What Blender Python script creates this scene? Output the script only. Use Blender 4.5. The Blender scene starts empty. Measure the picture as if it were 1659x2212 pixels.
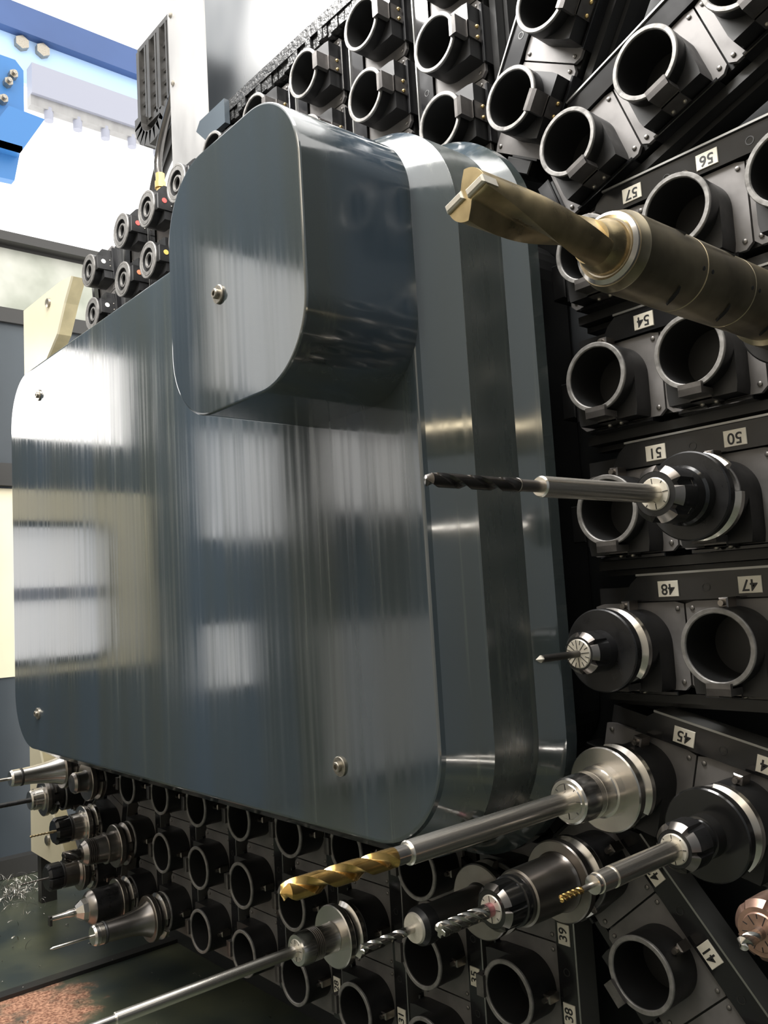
import bpy, math, random
from mathutils import Matrix, Vector
random.seed(7)
R = math.radians
CZ = 0.56                       # camera height above the tray floor
scene = bpy.context.scene
COL = scene.collection

# ------------------------------------------------------------------ camera
cam_d = bpy.data.cameras.new('camera')
cam_d.sensor_fit = 'HORIZONTAL'; cam_d.sensor_width = 36.0
cam_d.lens = 36.0 * 1850.0 / 1659.0
cam_d.clip_start = 0.005; cam_d.clip_end = 60
cam = bpy.data.objects.new('camera', cam_d); COL.objects.link(cam)
m = Matrix(((0.64964, 0.11493, 0.75150, 0),
            (0.75798, -0.02181, -0.65191, 0),
            (-0.05853, 0.99313, -0.10128, CZ),
            (0, 0, 0, 1)))
cam.matrix_world = m
scene.camera = cam

# ------------------------------------------------------------------ world, light, exposure
w = bpy.data.worlds.new('bright_hall'); scene.world = w; w.use_nodes = True
bg = w.node_tree.nodes['Background']
bg.inputs[0].default_value = (1.0, 0.985, 0.96, 1); bg.inputs[1].default_value = 2.2
scene.view_settings.view_transform = 'Standard'
scene.view_settings.look = 'None'
scene.view_settings.gamma = 1.0
scene.view_settings.use_curve_mapping = False
scene.view_settings.exposure = 0.15

def area(name, loc, target, sx, sy, power, col=(1, 1, 1)):
    l = bpy.data.lights.new(name, 'AREA'); l.shape = 'RECTANGLE'
    l.size = sx; l.size_y = sy; l.energy = power; l.color = col
    o = bpy.data.objects.new(name, l); COL.objects.link(o)
    o.location = (loc[0], loc[1], loc[2] + CZ)
    d = Vector(target) - Vector(loc)
    o.rotation_euler = d.to_track_quat('-Z', 'Y').to_euler()
    return o

area('overhead_panel_light', (-.72, .42, 1.75), (-.72, .42, 0), 1.5, .76, 27, (1, .975, .94))
area('work_light', (-.70, .16, 1.06), (-.55, .60, .50), .8, .12, 24, (1, .98, .95))
area('rear_tube_light', (.30, -.70, 1.35), (-.35, .4, -.2), .25, 1.0, 3, (1, .90, .74))

# ------------------------------------------------------------------ materials
MATS = {}
def nodes(name):
    mt = bpy.data.materials.new(name); mt.use_nodes = True
    nt = mt.node_tree
    return mt, nt, nt.nodes['Principled BSDF']

def mat(name, col, rough=0.5, metal=0.0, ior=1.5, var=0.0, scale=(40, 40, 40), rvar=0.0,
        bump=0.0, coat=0.0, aniso=0.0, dark=None, detail=4):
    mt, nt, b = nodes(name)
    b.inputs['Base Color'].default_value = (*col, 1)
    b.inputs['Roughness'].default_value = rough
    b.inputs['Metallic'].default_value = metal
    b.inputs['IOR'].default_value = ior
    b.inputs['Coat Weight'].default_value = coat
    b.inputs['Coat Roughness'].default_value = 0.12
    if aniso:
        b.inputs['Anisotropic'].default_value = aniso
        b.inputs['Anisotropic Rotation'].default_value = .25
        tg = nt.nodes.new('ShaderNodeTangent'); tg.direction_type = 'RADIAL'; tg.axis = 'Z'
        nt.links.new(tg.outputs[0], b.inputs['Tangent'])
    if var or rvar or bump:
        tc = nt.nodes.new('ShaderNodeTexCoord'); mp = nt.nodes.new('ShaderNodeMapping')
        mp.inputs['Scale'].default_value = scale
        nt.links.new(tc.outputs['Object'], mp.inputs[0])
        nz = nt.nodes.new('ShaderNodeTexNoise'); nz.inputs['Scale'].default_value = 1.0
        nz.inputs['Detail'].default_value = detail
        nt.links.new(mp.outputs[0], nz.inputs['Vector'])
        if var:
            rp = nt.nodes.new('ShaderNodeValToRGB')
            lo = dark if dark else tuple(c * (1 - var) for c in col)
            hi = tuple(min(1, c * (1 + var)) for c in col)
            rp.color_ramp.elements[0].position = 0.3; rp.color_ramp.elements[0].color = (*lo, 1)
            rp.color_ramp.elements[1].position = 0.7; rp.color_ramp.elements[1].color = (*hi, 1)
            nt.links.new(nz.outputs[0], rp.inputs[0]); nt.links.new(rp.outputs[0], b.inputs['Base Color'])
        if rvar:
            mr = nt.nodes.new('ShaderNodeMapRange')
            mr.inputs['From Min'].default_value = 0.3; mr.inputs['From Max'].default_value = 0.7
            mr.inputs['To Min'].default_value = max(0.02, rough - rvar); mr.inputs['To Max'].default_value = rough + rvar
            nt.links.new(nz.outputs[0], mr.inputs[0]); nt.links.new(mr.outputs[0], b.inputs['Roughness'])
        if bump:
            bp = nt.nodes.new('ShaderNodeBump'); bp.inputs['Strength'].default_value = bump
            bp.inputs['Distance'].default_value = 0.002
            nt.links.new(nz.outputs[0], bp.inputs['Height']); nt.links.new(bp.outputs[0], b.inputs['Normal'])
    MATS[name] = mt
    return mt

def emit(name, col, strength):
    mt, nt, b = nodes(name)
    b.inputs['Base Color'].default_value = (*[c * .5 for c in col], 1)
    b.inputs['Roughness'].default_value = 0.4
    b.inputs['Emission Color'].default_value = (*col, 1)
    b.inputs['Emission Strength'].default_value = strength
    MATS[name] = mt

# blue-grey glossy enamel of the cover, oil film and fine vertical wiping streaks
def cover_paint(name='cover_paint', extra=0.0, tint=(.043, .061, .079, 1)):
    mt, nt, b = nodes(name)
    N = nt.nodes.new; L = nt.links.new
    tc = N('ShaderNodeTexCoord')
    mp = N('ShaderNodeMapping'); mp.inputs['Scale'].default_value = (150, 150, 3.0)
    L(tc.outputs['Object'], mp.inputs[0])
    n1 = N('ShaderNodeTexNoise'); n1.inputs['Scale'].default_value = 1; n1.inputs['Detail'].default_value = 5
    L(mp.outputs[0], n1.inputs['Vector'])
    mp2 = N('ShaderNodeMapping'); mp2.inputs['Scale'].default_value = (14, 14, .8)
    L(tc.outputs['Object'], mp2.inputs[0])
    n2 = N('ShaderNodeTexNoise'); n2.inputs['Scale'].default_value = 1; n2.inputs['Detail'].default_value = 2
    L(mp2.outputs[0], n2.inputs['Vector'])
    mp3 = N('ShaderNodeMapping'); mp3.inputs['Scale'].default_value = (7, 7, 5)
    L(tc.outputs['Object'], mp3.inputs[0])
    n3 = N('ShaderNodeTexNoise'); n3.inputs['Scale'].default_value = 1; n3.inputs['Detail'].default_value = 3
    L(mp3.outputs[0], n3.inputs['Vector'])
    r1 = N('ShaderNodeValToRGB')
    r1.color_ramp.elements[0].position = .35; r1.color_ramp.elements[0].color = tint
    r1.color_ramp.elements[1].position = .66; r1.color_ramp.elements[1].color = (.044, .053, .050, 1)
    L(n2.outputs[0], r1.inputs[0])
    # pale greenish wipe marks
    r2 = N('ShaderNodeValToRGB')
    r2.color_ramp.elements[0].position = .60; r2.color_ramp.elements[0].color = (0, 0, 0, 1)
    r2.color_ramp.elements[1].position = .74; r2.color_ramp.elements[1].color = (1, 1, 1, 1)
    L(n1.outputs[0], r2.inputs[0])
    ml = N('ShaderNodeMath'); ml.operation = 'MULTIPLY'
    L(r2.outputs[0], ml.inputs[0])
    mr0 = N('ShaderNodeMapRange'); mr0.inputs['From Min'].default_value = .42; mr0.inputs['From Max'].default_value = .62
    mr0.inputs['To Min'].default_value = 0; mr0.inputs['To Max'].default_value = .75
    L(n2.outputs[0], mr0.inputs[0]); L(mr0.outputs[0], ml.inputs[1])
    mx = N('ShaderNodeMixRGB'); mx.inputs[2].default_value = (.085, .098, .080, 1)
    L(ml.outputs[0], mx.inputs[0]); L(r1.outputs[0], mx.inputs[1])
    L(mx.outputs[0], b.inputs['Base Color'])
    ad = N('ShaderNodeMath'); ad.operation = 'ADD'
    mrr = N('ShaderNodeMapRange'); mrr.inputs['From Min'].default_value = .35; mrr.inputs['From Max'].default_value = .7
    mrr.inputs['To Min'].default_value = .06 + extra; mrr.inputs['To Max'].default_value = .13 + extra
    L(n3.outputs[0], mrr.inputs[0])
    mrs = N('ShaderNodeMapRange'); mrs.inputs['From Min'].default_value = .4; mrs.inputs['From Max'].default_value = .75
    mrs.inputs['To Min'].default_value = 0; mrs.inputs['To Max'].default_value = .10
    L(n1.outputs[0], mrs.inputs[0])
    L(mrr.outputs[0], ad.inputs[0]); L(mrs.outputs[0], ad.inputs[1])
    L(ad.outputs[0], b.inputs['Roughness'])
    bp = N('ShaderNodeBump'); bp.inputs['Strength'].default_value = .015; bp.inputs['Distance'].default_value = .0005
    L(n1.outputs[0], bp.inputs['Height']); L(bp.outputs[0], b.inputs['Normal'])
    b.inputs['IOR'].default_value = 2.1
    MATS[name] = mt
cover_paint(); cover_paint('cover_paint_oily', .17, (.040, .052, .056, 1))

# green tray paint, oily, with a rust patch
def tray(name, rust):
    mt, nt, b = nodes(name)
    N = nt.nodes.new; L = nt.links.new
    tc = N('ShaderNodeTexCoord')
    nz = N('ShaderNodeTexNoise'); nz.inputs['Scale'].default_value = 7; nz.inputs['Detail'].default_value = 5
    L(tc.outputs['Object'], nz.inputs['Vector'])
    r = N('ShaderNodeValToRGB')
    r.color_ramp.elements[0].position = .38; r.color_ramp.elements[0].color = (.028, .038, .036, 1)
    r.color_ramp.elements[1].position = .66; r.color_ramp.elements[1].color = (.085, .092, .058, 1)
    L(nz.outputs[0], r.inputs[0])
    out = r.outputs[0]
    if rust:
        mp = N('ShaderNodeMapping'); mp.inputs['Location'].default_value = (1.335 * 4.2, -.435 * 4.6, 0)
        mp.inputs['Scale'].default_value = (4.2, 4.6, 1)
        L(tc.outputs['Object'], mp.inputs[0])
        gr = N('ShaderNodeTexGradient'); gr.gradient_type = 'SPHERICAL'
        L(mp.outputs[0], gr.inputs[0])
        n2 = N('ShaderNodeTexNoise'); n2.inputs['Scale'].default_value = 26; n2.inputs['Detail'].default_value = 6
        L(tc.outputs['Object'], n2.inputs['Vector'])
        ma = N('ShaderNodeMath'); ma.operation = 'MULTIPLY_ADD'; ma.inputs[1].default_value = .7
        L(n2.outputs[0], ma.inputs[0]); L(gr.outputs[0], ma.inputs[2])
        mk = N('ShaderNodeMapRange'); mk.inputs['From Min'].default_value = .58; mk.inputs['From Max'].default_value = .74
        L(ma.outputs[0], mk.inputs[0])
        n3 = N('ShaderNodeTexNoise'); n3.inputs['Scale'].default_value = 260; n3.inputs['Detail'].default_value = 2
        L(tc.outputs['Object'], n3.inputs['Vector'])
        r3 = N('ShaderNodeValToRGB')
        r3.color_ramp.elements[0].position = .35; r3.color_ramp.elements[0].color = (.17, .07, .04, 1)
        r3.color_ramp.elements[1].position = .7; r3.color_ramp.elements[1].color = (.55, .30, .19, 1)
        L(n3.outputs[0], r3.inputs[0])
        mx = N('ShaderNodeMixRGB'); L(mk.outputs[0], mx.inputs[0]); L(out, mx.inputs[1]); L(r3.outputs[0], mx.inputs[2])
        out = mx.outputs[0]
        mr = N('ShaderNodeMapRange'); mr.inputs['To Min'].default_value = .3; mr.inputs['To Max'].default_value = .75
        L(mk.outputs[0], mr.inputs[0]); L(mr.outputs[0], b.inputs['Roughness'])
    else:
        b.inputs['Roughness'].default_value = .3
    L(out, b.inputs['Base Color'])
    MATS[name] = mt
tray('tray_paint', False); tray('rusty_tray', True)

mat('black_plastic', (.009, .009, .0095), .42, var=.3, scale=(60, 60, 60), rvar=.1)
mat('bore_black', (.006, .006, .006), .6)  # darker copy of the pot plastic; shade inside the bores put into the colour
mat('rim_grey', (.20, .193, .184), .45, metal=.35, var=.3, scale=(160, 160, 160), rvar=.12, bump=.15)
mat('plate_grey', (.16, .152, .148), .46, metal=.3, var=.25, scale=(35, 35, 35), rvar=.12)
mat('bar_black', (.010, .010, .011), .16, ior=1.5, rvar=.06, scale=(30, 30, 30))
mat('edge_grey', (.30, .30, .29), .35, metal=.8)
mat('clip_grey', (.12, .112, .107), .34, metal=.55, var=.25, scale=(90, 90, 90))
mat('rail_black', (.014, .014, .014), .4, rvar=.1, scale=(20, 20, 20))
mat('steel', (.70, .67, .63), .22, metal=1, aniso=.5)
mat('steel_sleeve', (.80, .76, .69), .27, metal=1, aniso=.5)
mat('steel_turned', (.60, .57, .53), .24, metal=1, aniso=.75)
mat('steel_dull', (.30, .275, .255), .30, metal=1, aniso=.5, var=.10, scale=(60, 60, 60))
mat('steel_dark', (.11, .105, .10), .3, metal=.9, aniso=.4, var=.10, scale=(60, 60, 60))
mat('black_oxide', (.022, .022, .023), .32, metal=.4, rvar=.08, scale=(80, 80, 80), var=.2)
mat('black_gloss', (.010, .010, .010), .16, ior=1.6)
mat('collet_pale', (.62, .58, .50), .4, metal=.5, var=.1, scale=(200, 200, 200))
mat('slot_black', (.01, .01, .01), .6)
mat('gold_coat', (.78, .50, .17), .22, metal=1, rvar=.06, scale=(120, 120, 120), var=.12)
mat('bronze_coat', (.50, .40, .23), .32, metal=1, rvar=.08, scale=(60, 60, 60), var=.35)
mat('bronze_body', (.34, .29, .20), .36, metal=1, rvar=.08, scale=(35, 35, 35), var=.35)
mat('carbide_dark', (.10, .092, .085), .2, metal=.9, var=.3, scale=(120, 120, 120))
mat('carbide_silver', (.60, .57, .52), .22, metal=1, var=.1, scale=(200, 200, 200))
mat('violet_shank', (.45, .20, .22), .3, metal=.9)
mat('copper_dull', (.42, .27, .21), .38, metal=.9, var=.2, scale=(150, 150, 150))
mat('brass', (.75, .55, .24), .28, metal=1)
mat('bolt_steel', (.36, .33, .28), .35, metal=.9, var=.3, scale=(300, 300, 300))
mat('bolt_dull', (.20, .19, .18), .4, metal=.8)
mat('label_white', (.70, .66, .56), .35, ior=1.5, var=.08, scale=(60, 60, 60))
mat('ink', (.015, .015, .015), .5)
mat('cream_paint', (.78, .71, .52), .4, var=.05, scale=(8, 8, 8))
mat('cream_edge', (.52, .45, .27), .55, var=.15, scale=(30, 30, 30))
mat('stainless', (.40, .40, .40), .26, metal=1, rvar=.14, scale=(5, 5, 3), var=.4, bump=.3, detail=2, dark=(.13, .14, .15))  # dark mottling in the colour stands in for uneven reflections in the sheet
mat('galv_post', (.30, .295, .29), .42, metal=.35, rvar=.1, scale=(20, 20, 8), var=.15)
mat('brush_black', (.012, .012, .012), .35, rvar=.2, scale=(200, 200, 200), bump=1.0)
mat('rubber', (.02, .019, .018), .45)
mat('chain_plastic', (.035, .033, .030), .4, var=.3, scale=(60, 60, 60))
mat('blue_paint', (.045, .09, .23), .45, var=.1, scale=(3, 3, 3))
mat('blue_bracket', (.04, .17, .42), .4)
mat('blue_glare', (.42, .60, .85), .4)  # paler copy of the girder blue; hall glare put into the web colour
mat('beam_grey', (.30, .31, .37), .5)
mat('wall_dark', (.020, .022, .024), .45, var=.25, scale=(4, 4, 4))
mat('panel_blue', (.045, .056, .066), .3, var=.2, scale=(5, 5, 3))
mat('panel_pale', (.42, .42, .38), .5, var=.35, scale=(6, 6, 6), dark=(.22, .24, .19))
mat('frame_dark', (.030, .029, .027), .4)
mat('wall_beige', (.13, .145, .16), .5, var=.1, scale=(2, 2, 2))
mat('wall_warm', (.62, .56, .46), .5, var=.08, scale=(2, 2, 2))
mat('wall_grey', (.60, .61, .62), .5, var=.1, scale=(2, 2, 2))
mat('magnet_red', (.65, .10, .09), .4)
mat('magnet_yellow', (.62, .45, .12), .4)
mat('magnet_white', (.75, .74, .70), .4)
mat('magnet_orange', (.65, .22, .12), .4)
mat('chip_steel', (.42, .40, .36), .3, metal=1)
emit('pane_bright', (1.0, .97, .93), 4.5)
emit('pane_soft', (1.0, .99, .98), 1.3)
emit('pane_mid', (1.0, .99, .97), 1.1)

# ------------------------------------------------------------------ mesh helpers
class MB:
    def __init__(s): s.v = []; s.f = []
    def add(s, vs, fs):
        b = len(s.v); s.v += [tuple(p) for p in vs]; s.f += [tuple(i + b for i in f) for f in fs]
        return s
    def box(s, x0, x1, y0, y1, z0, z1, M=None):
        p = [(x0, y0, z0), (x1, y0, z0), (x1, y1, z0), (x0, y1, z0), (x0, y0, z1), (x1, y0, z1), (x1, y1, z1), (x0, y1, z1)]
        if M: p = [M @ Vector(q) for q in p]
        return s.add(p, [(0, 3, 2, 1), (4, 5, 6, 7), (0, 1, 5, 4), (1, 2, 6, 5), (2, 3, 7, 6), (3, 0, 4, 7)])
    def prism(s, pts, z0, z1, M=None):          # contour in xy, extruded along z
        n = len(pts)
        p = [(x, y, z0) for x, y in pts] + [(x, y, z1) for x, y in pts]
        if M: p = [M @ Vector(q) for q in p]
        return s.add(p, [tuple(range(n))[::-1], tuple(range(n, 2 * n))] + [(i, (i + 1) % n, n + (i + 1) % n, n + i) for i in range(n)])
    def bevbox(s, x0, x1, y0, y1, z0, z1, b, M=None):   # box whose top (z1) rim is chamfered
        lo = [(x0, y0), (x1, y0), (x1, y1), (x0, y1)]
        hi = [(x0 + b, y0 + b), (x1 - b, y0 + b), (x1 - b, y1 - b), (x0 + b, y1 - b)]
        p = [(x, y, z0) for x, y in lo] + [(x, y, z1 - b) for x, y in lo] + [(x, y, z1) for x, y in hi]
        if M: p = [M @ Vector(q) for q in p]
        f = [(0, 3, 2, 1), (8, 9, 10, 11)]
        for k in (0, 4):
            for i in range(4): j = (i + 1) % 4; f.append((k + i, k + j, k + 4 + j, k + 4 + i))
        return s.add(p, f)
    def lathe(s, prof, seg=32, M=None, rfun=None, cap0=True, cap1=True):   # prof: (z, r), axis z
        n = len(prof); p = []
        for (z, r) in prof:
            for k in range(seg):
                a = 2 * math.pi * k / seg
                rr = rfun(a, z, r) if rfun else r
                p.append((rr * math.cos(a), rr * math.sin(a), z))
        f = []
        for i in range(n - 1):
            for k in range(seg):
                j = (k + 1) % seg
                f.append((i * seg + k, i * seg + j, (i + 1) * seg + j, (i + 1) * seg + k))
        if cap0: f.append(tuple(range(seg))[::-1])
        if cap1: f.append(tuple(range((n - 1) * seg, n * seg)))
        if M: p = [M @ Vector(q) for q in p]
        return s.add(p, f)
    def ring(s, ofun, rin, z0, z1, seg=40, M=None):      # plate with a round hole; ofun(angle) -> outer (x, y)
        p = []
        for z in (z0, z1):
            for k in range(seg):
                a = 2 * math.pi * k / seg; x, y = ofun(a); p.append((x, y, z))
            for k in range(seg):
                a = 2 * math.pi * k / seg; p.append((rin * math.cos(a), rin * math.sin(a), z))
        if M: p = [M @ Vector(q) for q in p]
        f = []
        for k in range(seg):
            j = (k + 1) % seg
            o0, o1, i0, i1 = 0, 2 * seg, seg, 3 * seg
            f += [(o1 + k, o1 + j, i1 + j, i1 + k), (o0 + j, o0 + k, i0 + k, i0 + j),
                  (o0 + k, o0 + j, o1 + j, o1 + k), (i0 + j, i0 + k, i1 + k, i1 + j)]
        return s.add(p, f)
    def tube(s, path, r, seg=10, caps=True):
        pts = [Vector(q) for q in path]; n = len(pts); vs = []
        rr = r if isinstance(r, (list, tuple)) else [r] * n
        ref = Vector((0.123, 0.31, 0.94))
        for i, q in enumerate(pts):
            t = (pts[min(i + 1, n - 1)] - pts[max(i - 1, 0)]).normalized()
            u = t.cross(ref).normalized(); v = t.cross(u)
            for k in range(seg):
                a = 2 * math.pi * k / seg
                vs.append(q + (u * math.cos(a) + v * math.sin(a)) * rr[i])
        f = []
        for i in range(n - 1):
            for k in range(seg):
                j = (k + 1) % seg
                f.append((i * seg + k, (i + 1) * seg + k, (i + 1) * seg + j, i * seg + j))
        if caps: f += [tuple(range(seg)), tuple(range((n - 1) * seg, n * seg))[::-1]]
        return s.add(vs, f)
    def mesh(s, name, material, ang=32):
        me = bpy.data.meshes.new(name); me.from_pydata(s.v, [], s.f); me.update()
        me.materials.append(MATS[material])
        if ang:
            me.shade_smooth(); me.set_sharp_from_angle(angle=R(ang))
        return me
    def build(s, name, material, parent=None, ang=32):
        return obj(name, s.mesh(name, material, ang), parent)

def obj(name, me, parent=None):
    o = bpy.data.objects.new(name, me); COL.objects.link(o)
    if parent: o.parent = parent
    return o
def tag(o, label=None, cat=None, group=None, kind=None):
    if label: o['label'] = label
    if cat: o['category'] = cat
    if group: o['group'] = group
    if kind: o['kind'] = kind
    return o
def empty(name, loc=(0, 0, 0), rot=(0, 0, 0)):
    o = bpy.data.objects.new(name, None); COL.objects.link(o)
    o.empty_display_size = .02
    o.location = (loc[0], loc[1], loc[2] + CZ); o.rotation_euler = rot
    return o
# static geometry is written in camera-relative metres (z = 0 at the lens) and lifted by CZ here
def lift(o): o.location.z += CZ; return o
MY = Matrix(((1, 0, 0), (0, 0, -1), (0, 1, 0))).to_4x4()     # local xy -> world XZ, local z -> toward viewer (-Y)
def rrect(cx, cz, hw, hh, r, n=14):
    pts = []
    for (sx, sz, a0) in ((1, 1, 0), (-1, 1, 90), (-1, -1, 180), (1, -1, 270)):
        for k in range(n + 1):
            a = R(a0 + 90 * k / n)
            pts.append((cx + sx * (hw - r) + r * math.cos(a), cz + sz * (hh - r) + r * math.sin(a)))
    return pts

# ================================================================== THE SETTING
FZ = -CZ
def struct(name, mb, material, ang=None, parent=None):
    o = mb.build(name, material, parent, ang)
    if parent is None: lift(o); o['kind'] = 'structure'
    return o
XL = -2.05
struct('floor', MB().box(-1.42, .95, -1.3, .78, FZ - .03, FZ), 'rusty_tray')
struct('trim_1', MB().box(-2.05, -1.42, -1.3, 1.6, FZ - .03, FZ + .004), 'tray_paint')
struct('trim_2', MB().box(-1.43, -1.408, -1.3, .78, FZ - .028, FZ + .006), 'rail_black')
struct('wall_back', MB().box(-1.75, .95, .70, .74, FZ, .40).box(-1.02, .95, .70, .74, .40, .745), 'wall_dark')
struct('wall_right', MB().box(.95, .99, -1.38, .74, FZ, 1.8), 'wall_beige')
struct('wall_front', MB().box(-2.05, .99, -1.38, -1.34, FZ, 1.8), 'wall_warm')

# left end wall: frame bands, with openings for the windows
def lw(y0, y1, z0, z1, mb=None, t=.04): return (mb or MB()).box(XL - t, XL, y0, y1, z0, z1)
OPEN = [(-.02, .50, .427, .665), (-.50, -.227, .185, .50), (-1.08, -.636, .27, .54), (-.385, -.21, -.215, -.035), (-.075, .95, -.125, .305),
        (-1.26, -.47, .60, 1.03)]
def wall_cells(y0, y1, z0, z1, mb):
    ys = sorted({y0, y1} | {v for o in OPEN for v in o[:2] if y0 < v < y1}); zs = sorted({z0, z1} | {v for o in OPEN for v in o[2:] if z0 < v < z1})
    for a, b in zip(ys[:-1], ys[1:]):
        for c_, d in zip(zs[:-1], zs[1:]):
            my, mz = (a + b) / 2, (c_ + d) / 2
            if not any(o[0] < my < o[1] and o[2] < mz < o[3] for o in OPEN): lw(a, b, c_, d, mb)
    return mb
wl = MB(); wall_cells(-1.34, .30, FZ, 1.60, wl); wall_cells(.30, 1.6, FZ, .735, wl)
struct('wall_left', wl, 'panel_blue')
struct('trim_3', lw(.30, 1.6, .735, .885), 'panel_pale')
struct('trim_4', lw(.30, 1.6, .885, .925).box(XL - .005, XL + .03, .30, 1.6, .893, .915), 'frame_dark')
struct('trim_5', MB().box(XL, XL + .012, .60, 1.6, .700, .735).box(XL, XL + .02, .60, 1.6, .31, .362), 'frame_dark')
struct('trim_7', MB().box(XL, XL + .01, -1.34, -.60, FZ, -.065), 'wall_grey')
struct('trim_6', MB().box(XL, XL + .03, -1.3, 1.6, FZ + .005, FZ + .045), 'frame_dark')
def pane(name, y0, y1, z0, z1, m_, frame=True):
    p = struct(name, MB().box(XL - .03, XL - .02, y0, y1, z0, z1), m_)
    if frame:
        fr = MB()
        fr.box(XL - .035, XL + .006, y0 - .008, y0 + .006, z0 - .008, z1 + .008).box(XL - .035, XL + .006, y1 - .006, y1 + .008, z0 - .008, z1 + .008)
        fr.box(XL - .035, XL + .006, y0, y1, z0 - .008, z0 + .006).box(XL - .035, XL + .006, y0, y1, z1 - .006, z1 + .008)
        fr.build('window_frame', 'frame_dark', p, None)
    return p
pane('window_1', -.02, .50, .427, .665, 'pane_bright', False)
pane('window_5', -1.26, -.47, .60, 1.03, 'pane_mid')
pane('window_2', -.50, -.227, .185, .50, 'pane_soft')
pane('window_3', -1.08, -.636, .27, .54, 'pane_mid')
pane('window_4', -.385, -.21, -.215, -.035, 'pane_mid')
# cream door with a round-cornered glazed window
MX = Matrix(((0, 0, 1), (1, 0, 0), (0, 1, 0))).to_4x4()      # local xy -> world YZ, local z -> +X
dr = MB()
oc = rrect(.4375, .09, .5125, .215, .02, 8); ic = rrect(.316, .064, .284, .167, .045, 8)
n_ = len(oc)
for z in (XL - .03, XL + .004):
    pass
vs = [(z, x, y) for z in (XL - .03, XL + .004) for c in (oc, ic) for x, y in c]
fs = []
for k in range(n_):
    j = (k + 1) % n_
    fs += [(2 * n_ + k, 2 * n_ + j, 3 * n_ + j, 3 * n_ + k), (j, k, n_ + k, n_ + j), (k, j, 2 * n_ + j, 2 * n_ + k), (n_ + j, n_ + k, 3 * n_ + k, 3 * n_ + j)]
dr.add(vs, fs)
door = struct('door_1', dr, 'cream_paint')
gk = MB(); gi = rrect(.316, .064, .270, .153, .035, 8)
vs = [(z, x, y) for z in (XL - .01, XL + .010) for c in (ic, gi) for x, y in c]
gk.add(vs, fs); gk.build('window_gasket', 'frame_dark', door, None)
MB().prism([(x, y) for x, y in ic], XL - .028, XL - .022, MX).build('window_pane', 'pane_soft', door, None)
MB().box(XL - .02, XL - .012, .03, .60, .045, .075).build('window_blind_bar', 'beam_grey', door, None)

# ================================================================== CENTRAL COVER
cover = empty('magazine_cover', (-.96, .59, .0985 - .33))
tag(cover, 'large blue-grey painted sheet metal cover with rounded corners in the middle', 'machine cover')
def under(o, parent):
    o.parent = parent
    o.location = (-parent.location.x, -parent.location.y, -parent.location.z + CZ)
    return o
def loft(mb, loops):          # loops: list of (Y, pts XZ)
    n = len(loops[0][1]); vs = [(x, Y, z) for Y, pts in loops for x, z in pts]; fs = []
    for i in range(len(loops) - 1):
        for k in range(n):
            j = (k + 1) % n
            fs.append((i * n + k, (i + 1) * n + k, (i + 1) * n + j, i * n + j))
    fs.append(tuple(range(n)))
    mb.add(vs, fs)
CX, CZc, HW, HH, RC = -.96, .0985, .4874, .2935, .082
def cl(Y, d, n=20): return (Y, rrect(CX, CZc, HW + d, HH + d, RC + d, n))
c = MB(); loft(c, [cl(.4520, -.0032), cl(.4523, -.0015), cl(.4531, -.0005), cl(.4550, 0), cl(.4570, .0006), cl(.4898, .0196)])
under(c.build('front_shell', 'cover_paint', None, 9), cover)
c = MB(); loft(c, [cl(.4890, .0180), cl(.4900, .0196), cl(.541, .0202)])
under(c.build('middle_shell', 'cover_paint_oily', None, 9), cover)
c = MB(); loft(c, [cl(.5400, .0185), cl(.5410, .0202), cl(.5605, .0325), cl(.5735, .0328)])
under(c.build('rear_shell', 'cover_paint', None, 9), cover)
under(MB().prism(rrect(CX, CZc, HW - .03, HH - .03, .06, 8), -.695, -.570, MY).build('inner_support', 'rail_black', None, None), cover)
def bl(Y, d, n=22): return (Y, rrect(-.569, .2703, .1010 + d, .1120 + d, .063 + d, n))
c = MB(); loft(c, [bl(.3460, -.0019), bl(.3462, -.0009), bl(.3468, -.0003), bl(.3480, 0), bl(.4525, .0005)])
under(c.build('drive_housing', 'cover_paint', None, 9), cover)
def rim_line(name, Yp, pts, r=.0011):
    path = [(x, Yp, z) for x, z in pts]; path.append(path[0])
    o = MB().tube(path, r, 6, False).build(name, 'edge_grey', None, 60); return under(o, cover)
def bolt(x, Yp, z, r):
    wsh = MB().lathe([(0, r), (.0016, r), (.0022, r * .93), (.0022, r * .5)], 28, Matrix.Translation((x, Yp, z)) @ MY)
    o = under(wsh.build('washer', 'bolt_steel', None, 30), cover)
    M2 = Matrix.Translation((x, Yp, z)) @ MY
    h = MB().lathe([(.001, r * .52), (.0048, r * .52), (.0056, r * .44), (.0056, r * .26), (.0026, r * .26)], 20, M2, cap1=True)
    o2 = h.build('cap_screw', 'bolt_steel', None, 30); under(o2, cover)
for (x, z) in ((-1.311, .342), (-1.34, -.14), (-.597, -.139)): bolt(x, .452, z, .0085)
bolt(-.5855, .346, .252, .0078)

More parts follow.
